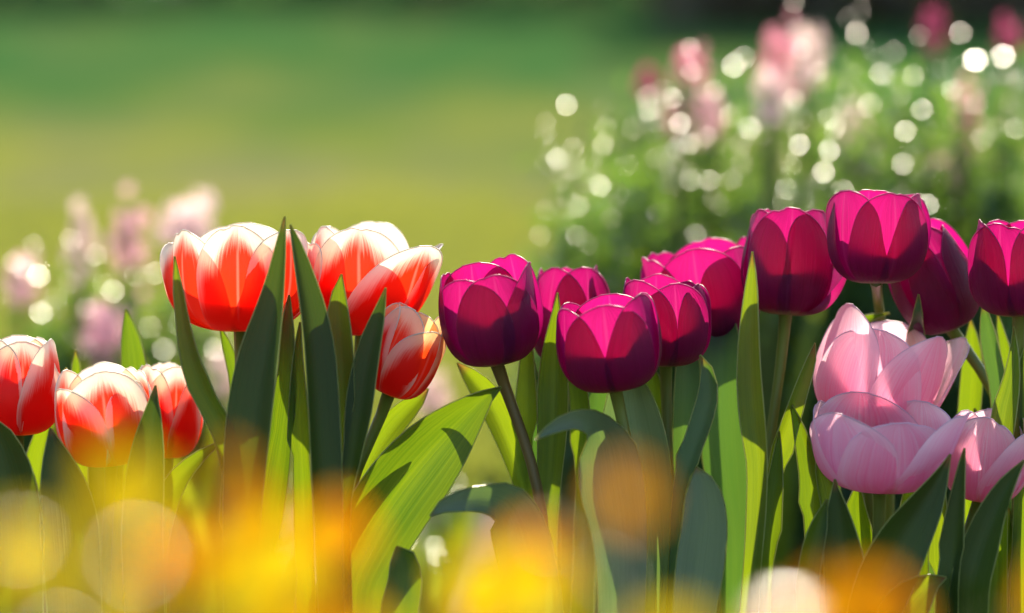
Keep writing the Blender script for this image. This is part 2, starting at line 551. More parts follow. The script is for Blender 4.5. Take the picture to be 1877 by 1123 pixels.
# ------------------------------------------------------------------ tulips
def petal_mesh(mb, B, ax, ay, az_, phi, R, H, tip, W, seed, curl=0.0, edge=0.0, fold=0.03, bulge=1.0, wav=0.03, skew=0.0):
    """one petal of a cup standing at B; phi 0 faces the camera side (-ay)"""
    r_ = random.Random(seed)
    nu, nv = 17, 25
    pr = [(0.004, 0.0), (R * 1.22 * bulge, -0.03 * H), (R * 1.15 * bulge, H * 0.60), (R * tip, H)]
    out = ax * math.sin(phi) - ay * math.cos(phi)
    lat = ax * math.cos(phi) + ay * math.sin(phi)
    pts, uvs = [], []
    p1, p2, p3 = (r_.uniform(0, 6.28) for _ in range(3))
    sk = r_.uniform(-.10, .10) + skew
    tp = r_.uniform(-.03, .09)
    nick = r_.uniform(-.6, .6)
    nk = r_.choice((0, 0, .5, 1))
    for j in range(nv):
        t = j / (nv - 1)
        v = 1 - (1 - t) ** 1.6 if j else 0.0
        b = [(1 - v) ** 3, 3 * v * (1 - v) ** 2, 3 * v * v * (1 - v), v ** 3]
        r = sum(w * q[0] for w, q in zip(b, pr))
        z = sum(w * q[1] for w, q in zip(b, pr))
        if v > .75:
            r += curl * R * ((v - .75) / .25) ** 2
            z -= abs(curl) * H * .25 * ((v - .75) / .25) ** 3
        if v < 0.55:
            w = W * (0.30 + 0.70 * math.sin(math.pi / 2 * v / 0.55) ** 0.9)
        else:
            w = W * max(0.03, (1 - ((v - .55) / .45) ** 2.5)) ** (0.52 + tp)
        w *= 1 + .035 * math.sin(9 * v + p1)
        Rc = max(r, 0.35 * R) * (1.02 + .25 * v * v)
        thm = min(w / Rc, 1.45)
        for i in range(nu):
            u = 2 * i / (nu - 1) - 1
            th = thm * u
            lu = u * w / W
            x = Rc * math.sin(th) + sk * R * v * v
            q = r - Rc * (1 - math.cos(th))
            q -= fold * R * math.exp(-(u / .07) ** 2) * min(1, v * 4) * max(0.0, min(1, (1 - v) / .3))
            q += edge * R * abs(lu) ** 3 * v
            q += wav * R * v * (math.sin(2.4 * lu + p1) * .6 + lu * lu * math.sin(7 * v + p2 + 2 * lu))
            q += .012 * R * math.sin(5.5 * lu + 3 * v + p3) * v
            zz = z - .035 * H * math.exp(-((lu - nick * .5) / .10) ** 2) * max(0, v - .85) / .15 * nk
            zz += wav * .9 * H * v * v * lu * math.sin(p3) - 0.05 * H * v * v * lu * lu
            pts.append(B + out * q + lat * x + az_ * zz)
            uvs.append(((u + 1) / 2, v))
    mb.grid(pts, uvs, nu, nv, 0)
    # pale tube added along the petal edge to brighten its sunlit rim
    j0 = int(nv * .45)
    path = [pts[j * nu] for j in range(j0, nv)] + [pts[(nv - 1) * nu + i] for i in range(1, nu - 1)] + \
           [pts[j * nu + nu - 1] for j in range(nv - 1, j0 - 1, -1)]
    nn = len(path)
    mb.tube(path, [0.00008 + 0.00034 * min(1, 3.2 * math.sin(math.pi * q_ / (nn - 1)) ** 2) for q_ in range(nn)], 4, 1)


TULIPS = {}


def tulip(key, kind, label, base, d, Hpx, Wpx, stem, lean=0.0, back=0.0, rot=0.0, tip=0.85, opts=None, dusky=False,
          foot=None, sdd=0.004):
    """base: pixel of the foot of the cup, d: metres from the camera, stem: pixels from the cup downwards"""
    sc = KPX * d
    Bp = at(base[0], base[1], d)
    sx, sy = stem[-1]
    low = at(sx, sy, d + sdd)
    fx, fy = (low.x + random.uniform(-.01, .01), low.y + 0.01) if foot is None else foot
    root = thing("tulip", label, "tulip", Vector((fx, fy, 0.0)), {'red': 'red and white tulips', 'plum': 'plum purple tulips', 'pink': 'pale pink tulips'}[kind])
    TULIPS[key] = (root, d)
    le, ba = rad(lean), rad(back)
    az_ = Vector((math.sin(le), math.sin(ba), math.cos(le) * math.cos(ba))).normalized()
    ay = (Vector((0, 1, 0)) - az_ * az_.y).normalized()
    ax = ay.cross(az_)
    H, R = Hpx * sc, Wpx * sc / 2 / 1.06
    m, rim = PETAL['cream' if key == 'R6' else kind]
    opts = opts or {}
    for i in range(6):
        phi = rad(rot + i * 60)
        o = dict(h=1.0, tip=tip, w=1.0, r=1.0, curl=0.0, edge=0.02, dphi=0.0, skew=0.0)
        rr = random.Random(hash((key, i)) % 1000 if False else sum(map(ord, key)) * 7 + i * 13)
        o['h'] *= rr.uniform(.93, 1.03)
        o['tip'] += rr.uniform(-.09, .09)
        o['w'] *= rr.uniform(.94, 1.06)
        o['dphi'] = rr.uniform(-5, 5)
        o.update(opts.get(i, {}))
        inner = i % 2
        mb = MB()
        petal_mesh(mb, Bp, ax, ay, az_, phi + rad(o['dphi']), R * o['r'] * (0.93 if inner else 1.0), H * o['h'], o['tip'],
                   R * (1.06 if inner else 1.0) * o['w'], sum(map(ord, key)) * 31 + i, o['curl'], o['edge'],
                   fold=0.045 if kind == 'pink' else 0.03, skew=o['skew'], wav=o.get('wav', 0.05))
        mb.build("petal", [m, rim], root)
    # stem
    P = [Bp + az_ * 0.002] + [at(x, y, d + sdd) for x, y in stem]
    P.append(Vector((fx, fy, -0.01)))
    C = catmull([(p.x, p.y, p.z) for p in P], 26)
    sb_ = MB()
    sb_.tube([Vector(q) for q in C], [0.0031 + 0.0012 * math.exp(-k / 1.2) + 0.0008 * k / 26 for k in range(26)], 10)
    sb_.build("stem", M_STEMD if dusky else M_STEM, root)


def leaf(key, pts, d, yaw=0.0, fold=0.5, mat=None, foot=True, pw=0.5, twist=0.0):
    """pts from the tip down: (px, py, half width px[, depth offset m[, side angle override deg]])"""
    root, _ = TULIPS[key]
    rows = []
    for q in pts:
        dd = d + (q[3] if len(q) > 3 else 0.0)
        p = at(q[0], q[1], dd)
        rows.append((p.x, p.y, p.z, q[2] * KPX * dd))
    n_vis = len(rows)
    if foot:
        last = rows[-1]
        f = root.location
        g = Vector((f.x * .55 + last[0] * .45, f.y * .7 + last[1] * .3 + (0.0), 0.0))
        if last[2] > 0.12:
            rows.append(((last[0] + g.x) / 2, (last[1] + g.y) / 2, last[2] * .45, max(last[3] * .8, .008)))
        rows.append((g.x, g.y, -0.005, 0.007))
    nv, nu = 44, 11
    C = catmull(rows, nv)
    mb = MB()
    P, UVs = [], []
    ph = random.uniform(0, 6)
    prev = None
    for j in range(nv):
        p = Vector(C[j, :3])
        t = Vector(C[min(j + 1, nv - 1), :3] - C[max(j - 1, 0), :3]).normalized()
        view = (p - CAM).normalized()
        side = t.cross(view)
        if side.length < 0.15 and prev is not None:
            side = prev.copy()
        side.normalize()
        if prev is not None and side.dot(prev) < 0:
            side = -side
        prev = side
        nrm = side.cross(t).normalized()
        if nrm.dot(view) > 0:
            nrm = -nrm
        ya = rad(yaw + twist * (j / (nv - 1) - .3))
        s2 = side * math.cos(ya) + nrm * math.sin(ya)
        n2 = (nrm * math.cos(ya) - side * math.sin(ya))
        hw = max(C[j, 3], 0.0004) / max(0.45, math.cos(ya))
        tt = j / (nv - 1)
        if j < 8:                                   # round the point off
            hw = max(hw, 0.0016 * (j + .2) ** 0.8)
        if j == 0:
            hw = 0.0003
        for i in range(nu):
            u = 2 * i / (nu - 1) - 1
            off = fold * hw * (abs(u) ** 1.5) * (1 if j > 0 else 0)
            off += 0.03 * hw * math.sin(9 * tt + ph + 2.5 * u)
            P.append(p + s2 * (hw * u) + n2 * off)
            UVs.append(((u + 1) / 2, 1 - tt))
    mb.grid(P, UVs, nu, nv, 0)
    for e in (0, nu - 1):
        mb.tube([P[j * nu + e] for j in range(nv)], 0.00040, 4, 1)  # pale margin tubes, added so the leaf edges show rim light
    return mb.build("leaf", [mat or M_LEAF, M_MARGIN], root)


# red and white ones
tulip('R1', 'red', 'red and white tulip cut by the left edge of the photo', (32, 795), 2.0, 178, 172, [(34, 860), (40, 980)], lean=2, rot=10, tip=.55,
      opts={0: dict(h=.98, tip=.55), 1: dict(h=1.0, tip=.85)})
tulip('R2', 'red', 'red and white tulip, lowest of the three at the left edge', (205, 852), 1.975, 178, 190, [(200, 920), (195, 1020)], lean=-6, rot=8, tip=.78,
      opts={0: dict(h=1.0, tip=.72, w=1.05), 5: dict(h=.86, tip=.98), 1: dict(h=.85, tip=.8)})
tulip('R3', 'red', 'red and white tulip behind a dark pointed leaf, right of the lowest red one', (306, 838), 2.05, 168, 128, [(306, 900), (300, 1010)], lean=2, rot=14, tip=.8,
      opts={0: dict(tip=.7, h=1.02), 1: dict(tip=1.05, h=.92)})
tulip('R4', 'red', 'wide open red and white tulip left of two tall crossing leaves', (440, 606), 2.0, 196, 250, [(441, 680), (445, 800), (447, 980)], lean=0, back=2, rot=2, tip=.92,
      opts={0: dict(h=1.0, tip=.92, w=.66, r=1.03), 1: dict(h=.95, tip=1.12, r=.98, w=.9), 5: dict(h=.95, tip=1.02, r=.98, w=.85), 4: dict(h=.82, tip=1.28), 2: dict(h=.82, tip=1.25)})
tulip('R5', 'red', 'red and white tulip with one petal spreading right, behind dark leaves', (664, 612), 2.035, 200, 205, [(655, 680), (640, 800), (630, 950)], lean=-1, rot=-4, tip=.85,
      opts={0: dict(h=1.0, tip=.85, w=1.05), 5: dict(h=1.0, tip=.8), 1: dict(h=.83, tip=1.55, r=1.12, w=1.25, dphi=-6), 2: dict(h=.80, tip=1.55, w=1.2, dphi=-14)})
tulip('R6', 'red', 'small orange red tulip leaning right beside the first plum tulip', (712, 722), 1.985, 165, 138, [(695, 770), (660, 850), (630, 960)], lean=22, rot=-20, tip=.72,
      opts={0: dict(h=1.0, tip=.6), 1: dict(h=.86, tip=.95, w=1.1)})
# plum ones
tulip('P1', 'plum', 'plum tulip with a folded petal tip, next to the orange red tulip', (910, 668), 1.97, 178, 186, [(935, 735), (962, 810), (984, 890), (998, 1000)], lean=-8, rot=18, tip=.86, dusky=True,
      opts={0: dict(h=.95), 5: dict(h=.94, tip=.92), 1: dict(h=1.02, tip=1.0, curl=.05), 2: dict(h=1.08, tip=1.02), 3: dict(h=1.04)})
tulip('P2', 'plum', 'half hidden plum tulip between the folded one and the lowest one', (1040, 668), 2.075, 182, 150, [(1030, 740), (1020, 900)], lean=2, back=2, rot=25, tip=.8)
tulip('P3', 'plum', 'lowest plum tulip, broad cup on a pale stem', (1128, 716), 1.955, 172, 192, [(1136, 750), (1147, 800), (1152, 920)], lean=-7, rot=-8, tip=.9,
      opts={0: dict(h=.96), 1: dict(h=1.02, tip=.98), 5: dict(h=.95, tip=1.0)})
tulip('P4', 'plum', 'plum tulip tucked behind the right side of the lowest plum tulip', (1220, 670), 2.015, 158, 168, [(1222, 740), (1224, 830), (1235, 1000)], lean=0, rot=12, tip=.9,
      opts={1: dict(curl=-.1)})
tulip('P5', 'plum', 'plum tulip behind a single pointed leaf, spreading left', (1312, 626), 2.095, 180, 205, [(1316, 700), (1325, 850), (1330, 980)], lean=-12, rot=-15, tip=.98,
      opts={5: dict(h=1.0, tip=1.1)})
tulip('P6', 'plum', 'plum tulip with a pale base and one petal drooping right', (1440, 577), 2.04, 192, 178, [(1432, 660), (1418, 760), (1405, 860), (1392, 1000)], lean=4, back=7, rot=-6, tip=.86,
      opts={0: dict(h=1.0, tip=.8), 2: dict(h=.75, tip=1.35, dphi=-20, r=1.1)})
tulip('P7', 'plum', 'tallest plum tulip, highest cup in the row', (1606, 519), 1.985, 170, 184, [(1612, 570), (1622, 640), (1628, 760), (1630, 950)], lean=0, back=3, rot=12, tip=.9, sdd=.10)
tulip('P8', 'plum', 'plum tulip leaning left on a slanting stem', (1742, 604), 2.06, 196, 162, [(1765, 632), (1795, 675), (1825, 730), (1850, 830)], lean=-20, rot=20, tip=.72,
      opts={0: dict(h=1.02, tip=.6)})
tulip('P9', 'plum', 'plum tulip cut by the right edge of the photo', (1868, 578), 2.0, 178, 182, [(1866, 650), (1868, 800)], lean=-3, rot=-24, tip=.86)
# pink ones
tulip('K1', 'pink', 'upper pale pink tulip of the stacked pair', (1588, 790), 2.035, 205, 235, [(1590, 860), (1595, 980)], lean=13, back=2, rot=-12, tip=.95,
      opts={0: dict(h=.92, tip=.9), 1: dict(h=.98, tip=1.05, w=1.05), 5: dict(h=1.08, tip=.92), 2: dict(h=1.0, tip=1.35)})
tulip('K2', 'pink', 'wide open lower pale pink tulip in front', (1612, 900), 1.965, 158, 248, [(1610, 960), (1604, 1060)], lean=2, rot=14, tip=1.12,
      opts={0: dict(h=.88, tip=.95), 1: dict(h=1.0, tip=1.45), 5: dict(h=.95, tip=1.1), 3: dict(h=1.08, tip=.9), 2: dict(h=1.0, tip=1.05), 4: dict(h=1.0)})
tulip('K3', 'pink', 'small pale pink tulip at the right edge', (1796, 918), 1.99, 160, 160, [(1780, 960), (1755, 1050)], lean=8, rot=-10, tip=.95,
      opts={1: dict(h=.98, tip=1.5, w=1.05), 0: dict(h=1.0, tip=.85)})

B = M_LEAFB
LEAVES = [
    # left edge
    ('R1', [(-34, 755, 0), (-8, 800, 34), (12, 870, 55), (25, 960, 62), (28, 1080, 58)], 1.945, 15, .5, M_LEAF_SHADED),
    ('R1', [(122, 673, 0), (104, 720, 9), (88, 775, 12), (70, 850, 14), (60, 960, 16)], 2.03, 20, .5, None),
    ('R2', [(138, 640, 0), (141, 672, 8), (143, 720, 11), (148, 800, 14), (150, 950, 16)], 2.06, 20, .5, None),
    ('R3', [(230, 567, 0), (239, 610, 15), (246, 660, 22), (251, 720, 25), (255, 820, 26), (256, 980, 24)], 2.085, 12, .45, None),
    ('R3', [(285, 706, 0), (282, 760, 16), (277, 820, 29), (272, 890, 36), (268, 1000, 38)], 1.945, 20, .55, M_LEAF_SHADED),
    ('R2', [(92, 784, 0), (103, 830, 22), (118, 890, 42), (130, 960, 52), (138, 1080, 50)], 1.94, 10, .4, M_LEAF_SHADED),
    ('R3', [(413, 805, 0), (368, 838, 11), (330, 880, 19), (303, 940, 24), (286, 1040, 24)], 1.975, 25, .5, None),
    # the tall clump
    ('R4', [(320, 469, 0), (329, 530, 9), (340, 600, 12), (357, 670, 14), (385, 735, 19), (415, 790, 21), (432, 860, 20), (440, 960, 18)], 1.935, 30, .5, None),
    ('R4', [(404, 600, 0), (416, 630, 8), (429, 670, 11), (440, 720, 12), (446, 800, 12), (450, 930, 12)], 2.035, 20, .5, None),
    ('R4', [(522, 396, 0), (519, 440, 8), (513, 500, 15), (503, 570, 25), (490, 640, 35), (479, 710, 40), (469, 790, 41), (461, 880, 38), (455, 1000, 34)], 1.925, 38, .5, M_LEAF_SHADED),
    ('R4', [(530, 540, 0), (528, 600, 12), (527, 690, 14), (519, 770, 19), (506, 860, 28), (494, 950, 27), (482, 1050, 18)], 1.965, 15, .5, None),
    ('R4', [(405, 770, 0), (418, 830, 12), (424, 900, 14), (428, 1000, 15)], 1.95, 10, .4, None),
    ('R5', [(532, 411, 0), (541, 450, 9), (554, 510, 17), (566, 570, 23), (576, 640, 27), (582, 720, 28), (587, 810, 28), (592, 920, 27), (598, 1060, 24)], 1.925, -35, .5, M_LEAF_SHADED),
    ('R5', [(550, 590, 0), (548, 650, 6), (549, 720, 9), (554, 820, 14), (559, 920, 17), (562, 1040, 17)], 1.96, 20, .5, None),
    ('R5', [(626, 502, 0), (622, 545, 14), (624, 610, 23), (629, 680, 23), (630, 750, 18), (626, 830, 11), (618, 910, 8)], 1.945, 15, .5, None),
    ('R5', [(707, 527, 0), (698, 570, 10), (684, 625, 19), (671, 690, 24), (662, 755, 24), (650, 830, 17), (634, 930, 12)], 1.94, 25, .5, M_LEAF_SHADED),
    ('R6', [(785, 712, 0), (766, 735, 14), (730, 772, 23), (690, 825, 24), (655, 890, 22), (625, 990, 20)], 2.02, 20, .5, None),
    ('R6', [(919, 709, 0, -.012), (896, 722, 12, -.008), (862, 750, 32, -.004), (815, 795, 54), (765, 850, 68), (715, 915, 72), (670, 990, 70), (635, 1080, 62)], 1.968, -12, .55, None),
    ('R6', [(727, 1001, 0), (738, 1018, 22), (745, 1060, 30), (735, 1120, 34)], 1.92, 10, .4, None),
    ('R5', [(497, 998, 0), (506, 1030, 9), (513, 1080, 13), (516, 1140, 14)], 1.93, 20, .5, None),
    ('R5', [(540, 1018, 0), (536, 1050, 12), (528, 1100, 16), (520, 1150, 16)], 1.92, 20, .5, None),
    ('R4', [(500, 1040, 0), (492, 1050, 14), (484, 1090, 22), (476, 1140, 24)], 1.92, 5, .3, B),
    # plum clump
    ('P1', [(838, 664, 0), (862, 692, 16), (895, 735, 25), (925, 795, 25), (948, 860, 20), (965, 930, 14), (975, 1040, 12)], 2.015, -15, .55, None),
    ('P1', [(968, 560, 0), (967, 630, 9), (966, 710, 13), (963, 800, 14), (958, 900, 15), (960, 1020, 13)], 2.02, 10, .4, None),
    ('P1', [(968, 630, 0), (978, 690, 8), (988, 760, 11), (994, 850, 11), (1000, 980, 10)], 2.04, 10, .4, B),
    ('P2', [(1022, 536, 0), (1021, 580, 9), (1020, 640, 21), (1019, 710, 28), (1017, 790, 27), (1011, 880, 22), (1006, 1000, 18)], 1.995, 20, .5, None),
    ('P2', [(1046, 610, 0), (1052, 660, 13), (1061, 720, 17), (1068, 790, 18), (1075, 900, 18)], 2.03, 10, .4, None),
    ('P2', [(1092, 640, 0), (1095, 720, 22), (1090, 800, 26), (1080, 900, 26), (1070, 1020, 22)], 2.05, -10, .4, B),
    ('P3', [(980, 806, 0, -.055), (1010, 786, 10, -.05), (1050, 770, 17, -.035), (1092, 780, 30, -.01), (1112, 820, 52, .0), (1122, 890, 60), (1135, 970, 52), (1140, 1080, 44)], 1.945, 0, .3, M_LEAFP),
    ('P3', [(1158, 664, 0), (1160, 720, 40), (1172, 800, 58), (1188, 890, 54), (1198, 980, 45), (1202, 1080, 36)], 1.985, 18, .55, M_LEAFP),
    ('P4', [(1182, 640, 0), (1195, 690, 14), (1204, 760, 18), (1206, 840, 18), (1205, 960, 18)], 2.04, 10, .5, None),
    ('P4', [(1264, 590, 0), (1260, 650, 19), (1257, 730, 24), (1252, 820, 21), (1246, 920, 16), (1240, 1040, 14)], 2.045, -12, .45, B),
    ('P4', [(1283, 650, 0, -.0), (1298, 676, 11), (1303, 720, 18), (1290, 775, 20), (1268, 835, 17), (1248, 900, 12), (1240, 1000, 10)], 1.965, 25, .6, B),
    ('P4', [(1276, 855, 0), (1288, 890, 28), (1294, 950, 40), (1286, 1030, 44), (1275, 1120, 40)], 1.94, 8, .35, M_LEAFP),
    ('P5', [(1330, 540, 0), (1326, 620, 32), (1328, 710, 44), (1333, 810, 46), (1342, 910, 40), (1350, 1030, 28)], 2.07, 8, .4, B),
    ('P5', [(1379, 461, 0), (1379, 510, 9), (1377, 570, 15), (1375, 640, 20), (1377, 710, 23), (1383, 780, 23), (1390, 850, 19), (1388, 940, 18), (1380, 1050, 16)], 1.955, 15, .5, None),
    ('P6', [(1428, 790, 0), (1426, 840, 9), (1421, 900, 16), (1413, 970, 18), (1403, 1060, 13)], 1.975, 15, .5, None),
    ('P6', [(1494, 628, 0), (1484, 660, 9), (1466, 710, 13), (1447, 765, 16), (1426, 830, 16), (1408, 900, 13), (1396, 1000, 12)], 1.985, -30, .5, None),
    # under the pink ones
    ('K1', [(1449, 739, 0), (1464, 775, 9), (1480, 830, 16), (1489, 890, 17), (1492, 960, 14), (1494, 1060, 12)], 1.985, 25, .6, None),
    ('K1', [(1497, 815, 0), (1511, 860, 14), (1528, 920, 20), (1540, 990, 22), (1545, 1080, 20)], 1.975, 20, .5, None),
    ('K2', [(1530, 878, 0), (1537, 930, 18), (1546, 990, 32), (1556, 1070, 40)], 1.94, 15, .5, M_LEAF_SHADED),
    ('K2', [(1516, 915, 0), (1500, 955, 14), (1484, 1010, 20), (1474, 1090, 20)], 1.935, -25, .55, None),
    ('K2', [(1742, 832, 0), (1722, 872, 14), (1690, 925, 32), (1650, 985, 46), (1615, 1055, 52), (1590, 1140, 48)], 1.925, -22, .55, M_LEAF_SHADED),
    ('K3', [(1768, 821, 0), (1762, 870, 8), (1755, 930, 14), (1748, 1000, 18), (1740, 1090, 20)], 1.93, 20, .5, M_LEAF_SHADED),
    ('K3', [(1878, 843, 0), (1852, 880, 13), (1824, 935, 24), (1802, 1000, 33), (1782, 1080, 36)], 1.93, 15, .5, M_LEAF_SHADED),
    ('K3', [(1726, 860, 0), (1724, 910, 11), (1724, 970, 14), (1728, 1050, 13)], 1.97, 10, .5, None),
    ('K3', [(1735, 1058, 0), (1712, 1066, 14), (1682, 1090, 34), (1650, 1140, 44)], 1.92, 5, .4, None),
    ('K2', [(1575, 880, 0), (1570, 930, 18), (1580, 990, 24), (1590, 1080, 22)], 2.01, 10, .5, None),
    ('K2', [(1660, 880, 0), (1668, 930, 20), (1665, 1000, 24), (1655, 1090, 22)], 2.015, -10, .5, None),
    ('K3', [(1700, 900, 0), (1690, 960, 16), (1685, 1040, 20), (1680, 1120, 20)], 2.02, 20, .5, None),
    ('K3', [(1850, 930, 0), (1842, 980, 16), (1830, 1050, 20), (1815, 1120, 20)], 2.01, 10, .5, None),
    # right
    ('P8', [(1684, 539, 0), (1684, 570, 8, .005), (1682, 612, 11, .05), (1680, 700, 13, .085), (1680, 820, 12, .09)], 2.015, 15, .5, B),
    ('P8', [(1779, 583, 0), (1783, 630, 14), (1783, 690, 20), (1778, 760, 20), (1775, 850, 18), (1775, 960, 14)], 2.085, 10, .5, None),
    ('P8', [(1802, 552, 0), (1812, 600, 13), (1824, 660, 16), (1838, 720, 16), (1850, 800, 14), (1855, 900, 12)], 2.04, 25, .55, B),
    ('P9', [(1828, 572, 0), (1836, 610, 7), (1846, 650, 8), (1856, 720, 9), (1862, 820, 10)], 2.06, 15, .5, None),
    ('P9', [(1858, 598, 0), (1860, 650, 9), (1856, 700, 16), (1846, 750, 22), (1836, 820, 22), (1832, 920, 18)], 1.985, 20, .5, None),
    ('P9', [(1890, 600, 0), (1884, 680, 18), (1882, 780, 22), (1880, 900, 20)], 2.0, 5, .5, None),
    ('P7', [(1631, 573, 0), (1604, 580, 5), (1572, 590, 8), (1545, 620, 11), (1530, 700, 12), (1525, 820, 12)], 2.07, 10, .4, None),
    ('P8', [(1742, 850, 0), (1752, 800, 0.5), (1760, 790, 0.5), (1765, 900, 8)], 2.06, 10, .4, None),
    ('K3', [(1786, 748, 0), (1800, 790, 11), (1815, 850, 16), (1822, 940, 16)], 2.05, 10, .5, None),
]
LEAVES = [l for l in LEAVES if l[1][0] != (1742, 850, 0)]
for key, pts, d, yaw, fold, mat in LEAVES:
    leaf(key, pts, d, yaw, fold, mat)

# the plum clump's leaf that bends right over to the left
leaf('P1', [(788, 946, 0, -.05), (812, 928, 12, -.05), (845, 918, 20, -.045), (885, 915, 26, -.03), (925, 925, 44, -.01), (950, 970, 52, .0), (968, 1040, 52, .0), (985, 1130, 48)],
     1.945, 0, .3, M_LEAFP)

# ------------------------------------------------------------------ plants out of focus behind
def half(G):
    """the way a leaf at G must face to mirror the sun towards the camera"""
    v = np.array(CAM)[None] - G
    v /= np.linalg.norm(v, axis=1)[:, None]
    h_ = np.array(SUN_DIR)[None] + v
    return h_ / np.linalg.norm(h_, axis=1)[:, None]



def rnd_dirs(n):
    v = rng.normal(size=(n, 3))
    return v / np.linalg.norm(v, axis=1)[:, None]


def frame_for(nrm):
    a = np.cross(nrm, rnd_dirs(len(nrm)))
    a /= np.linalg.norm(a, axis=1)[:, None]
    b = np.cross(nrm, a)
    return a, b


def shrub(label, px, top_py, d, rx, n, glints=(), group='leafy plants behind the tulips', name='leafy_shrub', low=0.0):
    top = at(px, top_py, d)
    x0, y0, h = top.x, top.y, top.z
    root = thing(name, label, 'shrub', Vector((x0, y0, 0)), group)
    # twigs
    wb = MB()
    tips = []
    for i in range(16):
        a = random.uniform(0, 6.28)
        q = random.uniform(.15, 1.0)
        e = Vector((x0 + math.cos(a) * rx * q, y0 + math.sin(a) * rx * q, h * random.uniform(.55, 1.0) * (1 - .25 * q * q)))
        mid = Vector((x0 + math.cos(a) * rx * q * .4, y0 + math.sin(a) * rx * q * .4, e.z * .5))
        C = catmull([(x0, y0, 0), tuple(mid), tuple(e)], 8)
        wb.tube([Vector(c_) for c_ in C], [.004 - .0004 * k for k in range(8)], 5)
        tips.append(C)
    wb.build('twig', M_WOOD, root)
    # leaves in tufts along the twigs
    nt_ = n
    which = rng.integers(0, len(tips), nt_)
    tt = rng.random(nt_) ** 0.75
    T = np.array(tips)
    fi = tt * 7
    i0 = np.minimum(fi.astype(int), 6)
    fr = (fi - i0)[:, None]
    c = T[which, i0] * (1 - fr) + T[which, i0 + 1] * fr
    c = c + rng.normal(size=(nt_, 3)) * np.array([.026, .026, .024]) * (1.3 - .5 * tt)[:, None]
    c[:, 2] = np.maximum(c[:, 2], .01)
    nrm = rnd_dirs(nt_)
    nrm[:, 2] = np.abs(nrm[:, 2]) * 1.0
    nrm /= np.linalg.norm(nrm, axis=1)[:, None]
    hh_ = half(c)
    near = np.abs((nrm * hh_).sum(1)) > math.cos(.24)
    nrm[near] = np.stack([nrm[near, 2], nrm[near, 0], nrm[near, 1]], 1)
    a, b = frame_for(nrm)
    L = (.0075 + .006 * rng.random(nt_))[:, None]
    A_, B_ = a * L, b * L * .42
    # cream facets added for sparkles, aimed to mirror the sun at the camera
    if len(glints):
        G = np.array([tuple(at(gx_, gy_, d - .06 - random.uniform(.02, .07))) for gx_, gy_, s_, j_ in glints])
        hn = half(G) + rng.normal(size=G.shape) * np.array([g[3] for g in glints])[:, None]
        hn /= np.linalg.norm(hn, axis=1)[:, None]
        ga, gb_ = frame_for(hn)
        gs = np.array([g[2] for g in glints])[:, None]
        quads_object('glint', G, ga * gs, gb_ * gs * .8, M_GLINT, root)
    quads_object('foliage', c, A_, B_, M_SHRUB, root)
    return root


def G_(lst, s=.0032, j=.03):
    return [(x, y, s * random.uniform(.85, 1.2), j) if len((x, y)) == 2 else None for x, y in lst]


GL = [(1555, 32), (1577, 20), (1455, 3), (1685, 65), (1640, 95), (1265, 88), (1268, 130), (1345, 120), (1362, 106), (1186, 178), (1190, 200), (1200, 220),
      (1246, 225), (1338, 212), (1375, 235), (1440, 226), (1500, 131), (1552, 145), (1540, 205), (1594, 193), (1636, 186), (1720, 128), (1675, 140), (1640, 145),
      (1100, 195), (1105, 266), (1110, 232), (1000, 224), (1000, 246), (1038, 192), (1205, 290), (1238, 272), (1264, 263), (1330, 269), (1342, 275), (1062, 371),
      (1240, 372), (1236, 408), (1203, 388), (1430, 298), (1450, 302), (1552, 290), (1510, 315), (1520, 275), (1480, 366), (1628, 334), (1735, 242), (1815, 230),
      (1840, 282), (1765, 290), (1815, 338), (1775, 353), (1838, 405), (1700, 375), (1867, 158), (1500, 330), (1668, 365), (1470, 215), (1860, 235), (1300, 330),
      (1150, 300), (1120, 400), (990, 430), (1390, 420), (1100, 340), (1295, 250), (1410, 190), (1580, 240), (1690, 200), (1660, 240), (1790, 190), (1745, 165),
      (1215, 165), (1232, 180), (1160, 235), (1310, 165), (1400, 245), (1465, 265), (1530, 235), (1605, 275), (1655, 300), (1715, 275), (1800, 255), (1820, 180),
      (1085, 300), (1130, 355), (1180, 330), (1265, 330), (1320, 375), (1360, 300), (1395, 340), (1545, 350), (1590, 330), (1690, 330), (1750, 385), (1870, 330),
      (1160, 420), (1275, 430), (1050, 310), (1020, 290), (1060, 440), (1440, 345), (1570, 60), (1600, 90), (1470, 90), (1760, 60), (1800, 150), (1615, 135)]
BR = [(1787, 109), (1840, 102)]
CEN = [(1075, 235), (1170, 190), (1270, 140), (1380, 110), (1480, 105), (1590, 75), (1700, 105), (1800, 95), (1900, 90)]
SHLAB = ['leafy plant at the left end of the sparkling bed behind', 'leafy plant behind the half hidden plum tulip', 'dewy plant beside the dim rose flower behind',
         'dewy plant left of the big pink flower spikes', 'dewy plant right of the big pink flower spikes', 'tall dewy plant above the tallest plum tulip',
         'dewy plant behind the left leaning plum tulip', 'dewy plant under the two brightest sparkles', 'dewy plant at the right edge behind']
for i, (sx, sy) in enumerate(CEN):
    dd = 3.4 + (.12 if i % 2 else -.08)
    gl = [(x, y, .0022 * random.uniform(.45, 1.2), .035) for x, y in GL if min(range(len(CEN)), key=lambda k: abs(CEN[k][0] - x)) == i]
    gl += [(x, y, .0040, .004) for x, y in BR if min(range(len(CEN)), key=lambda k: abs(CEN[k][0] - x)) == i]
    gl += [(sx + random.uniform(-75, 75), sy + random.uniform(20, 330), .0013, .09) for k in range(26)]
    shrub(SHLAB[i], sx, sy, dd, .10, 3400, gl)
